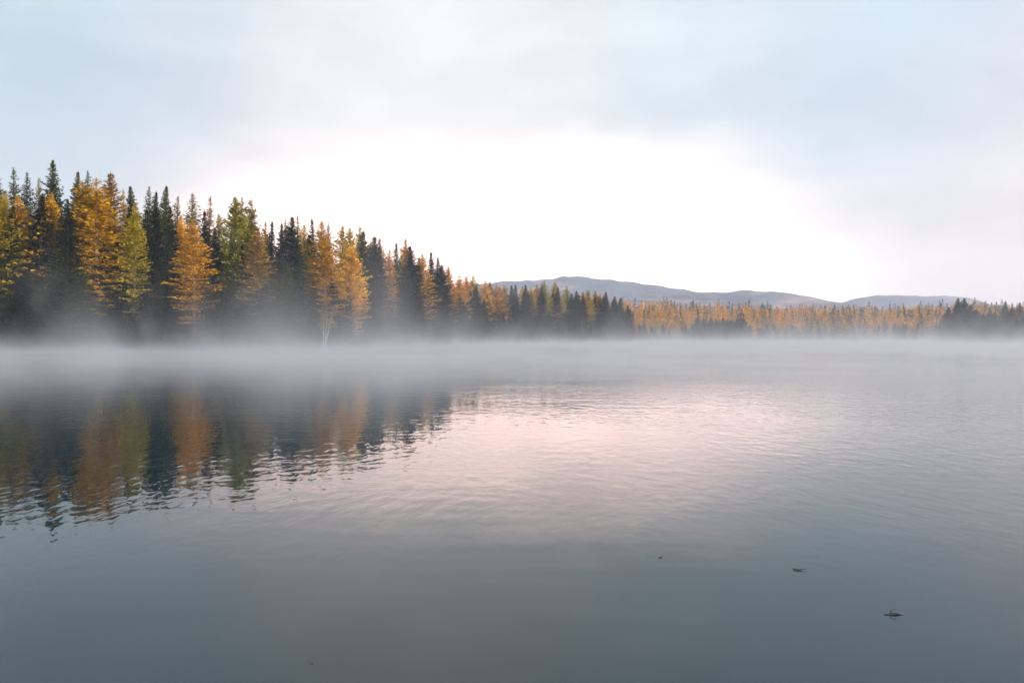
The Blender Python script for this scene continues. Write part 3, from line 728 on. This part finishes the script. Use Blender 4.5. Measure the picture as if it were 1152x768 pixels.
w = bpy.data.worlds.new('World'); sc.world = w; w.use_nodes = True
nt = w.node_tree; nt.nodes.clear()
out = nt.nodes.new('ShaderNodeOutputWorld'); bg = N(nt, 'ShaderNodeBackground', inp={'Strength': .056}); L(nt, bg.outputs[0], out.inputs[0])
sky = N(nt, 'ShaderNodeTexSky', sky_type='NISHITA', sun_disc=False, sun_elevation=SUN_EL, sun_rotation=math.atan2(SUN_DIR[0], SUN_DIR[1]), air_density=1.0, dust_density=2.0)
dvec = N(nt, 'ShaderNodeTexCoord').outputs['Generated']
sx = N(nt, 'ShaderNodeSeparateXYZ'); L(nt, dvec, sx.inputs[0])
wn = N(nt, 'ShaderNodeTexNoise', inp={'Scale': 2.6, 'Detail': 4.0, 'Roughness': .55}); L(nt, vscale(nt, dvec, (1, 1, 2.2)), wn.inputs['Vector'])
wd = N(nt, 'ShaderNodeVectorMath', operation='SUBTRACT', inp={1: (.5, .5, .5)}); L(nt, wn.outputs['Color'], wd.inputs[0])
ws = N(nt, 'ShaderNodeVectorMath', operation='SCALE', inp={'Scale': .15}); L(nt, wd.outputs[0], ws.inputs[0])
wv = N(nt, 'ShaderNodeVectorMath', operation='ADD'); L(nt, dvec, wv.inputs[0]); L(nt, ws.outputs[0], wv.inputs[1]); wv = wv.outputs[0]
sz = N(nt, 'ShaderNodeSeparateXYZ'); L(nt, wv, sz.inputs[0])
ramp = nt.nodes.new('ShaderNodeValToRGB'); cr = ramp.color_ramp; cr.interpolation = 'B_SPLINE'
stops = [(0.0, (1.55, 1.22, 1.20)), (.07, (1.50, 1.22, 1.19)), (.15, (1.25, 1.12, 1.10)), (.26, (1.0, .97, .97)), (.40, (.92, .97, 1.01)), (.62, (.80, .92, 1.0)), (1.0, (.94, 1.12, 1.30))]  # last stop, the unseen zenith, is raised to brighten the mist
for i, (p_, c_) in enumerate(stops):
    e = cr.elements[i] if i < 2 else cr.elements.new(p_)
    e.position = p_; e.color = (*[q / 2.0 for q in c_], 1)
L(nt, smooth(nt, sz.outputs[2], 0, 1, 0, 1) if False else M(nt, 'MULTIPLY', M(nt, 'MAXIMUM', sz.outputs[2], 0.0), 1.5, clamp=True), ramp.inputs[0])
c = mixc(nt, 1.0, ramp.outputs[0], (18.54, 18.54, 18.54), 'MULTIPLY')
def blob(c, px, y, r_in, r_out, color, fac, pw=1.0, z0=None, z1=None):
    v = Vector(((px - CX) / F, 1, (CY - y) / F)).normalized()
    dp = N(nt, 'ShaderNodeVectorMath', operation='DOT_PRODUCT', inp={1: v}); L(nt, wv, dp.inputs[0])
    ln = N(nt, 'ShaderNodeVectorMath', operation='LENGTH'); L(nt, wv, ln.inputs[0])
    k = M(nt, 'DIVIDE', dp.outputs['Value'], ln.outputs['Value'])
    f = M(nt, 'MULTIPLY', M(nt, 'POWER', smooth(nt, k, math.cos(R(r_out)), math.cos(R(r_in))), pw), fac)
    if z0 is not None: f = M(nt, 'MULTIPLY', f, smooth(nt, sz.outputs[2], z0, z1))
    return mixc(nt, f, c, tuple(q * 9.27 for q in color))
c = blob(c, 600, 330, 0, 38, (1.0, .985, .98), .85)      # wide thin veil
c = blob(c, 260, 250, 0, 20, (.985, .97, .965), .6)
c = blob(c, 1330, 90, 0, 32, (.50, .63, .78), .95, 1.0, .02, .16)       # blue-grey cloud at the side of the point
c = blob(c, 1330, 330, 0, 24, (1.06, .92, .935), .85)      # rosy low air beyond the point
c = blob(c, 860, 100, 0, 18, (.74, .86, .95), .6)
c = blob(c, 120, 140, 0, 12, (.76, .76, .83), .75)        # grey-mauve band above the near wood
c = blob(c, 330, 150, 0, 7, (.80, .80, .85), .5)
c = blob(c, -40, -20, 0, 20, (.62, .77, .89), .7)
c = blob(c, 560, 384, 0, 33, (5.0, 3.25, 2.75), .80, 1.6, .285, .02)    # bright low break in the cloud
gd = Vector((SUN_DIR[0], SUN_DIR[1], .22)).normalized()   # unseen glow round the low sun behind the camera, added to light the mist
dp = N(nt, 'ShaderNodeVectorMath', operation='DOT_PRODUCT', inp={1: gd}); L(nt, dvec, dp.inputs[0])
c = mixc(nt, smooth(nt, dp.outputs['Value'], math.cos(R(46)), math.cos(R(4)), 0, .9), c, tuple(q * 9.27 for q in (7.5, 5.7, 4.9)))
tn = noise(nt, vscale(nt, wv, (1.0, 1.0, 3.2), rot=(.0, .12, 0)), 3.2, 6, .58)
c = mixc(nt, 1.0, c, mixc(nt, smooth(nt, tn, .3, .7), (.90, .91, .93), (1.06, 1.06, 1.05)), 'MULTIPLY')
cover = smooth(nt, noise(nt, vscale(nt, dvec, (1, 1, 1.6)), 1.7, 5, .55), .25, .60, .86, .97)
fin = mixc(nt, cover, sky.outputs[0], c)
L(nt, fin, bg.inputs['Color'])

cam = bpy.data.cameras.new('camera'); cam.sensor_width = 36; cam.lens = 28.0; cam.clip_start = .1; cam.clip_end = 30000
co = bpy.data.objects.new('camera', cam); col.objects.link(co); co.location = (0, 0, CAMH); co.rotation_euler = (R(90), 0, 0); sc.camera = co

sc.view_settings.view_transform = 'Standard'; sc.view_settings.look = 'None'; sc.view_settings.exposure = .95; sc.view_settings.gamma = 1; sc.view_settings.use_curve_mapping = False
cy = sc.cycles
cy.max_bounces = 8; cy.diffuse_bounces = 2; cy.glossy_bounces = 2; cy.transmission_bounces = 2; cy.volume_bounces = 4; cy.transparent_max_bounces = 4
cy.caustics_reflective = False; cy.caustics_refractive = False
cy.sample_clamp_indirect = 4
cy.use_denoising = True; cy.use_adaptive_sampling = True; cy.adaptive_threshold = .03; cy.adaptive_min_samples = 16
cy.volume_step_rate = .12; cy.volume_max_steps = 128
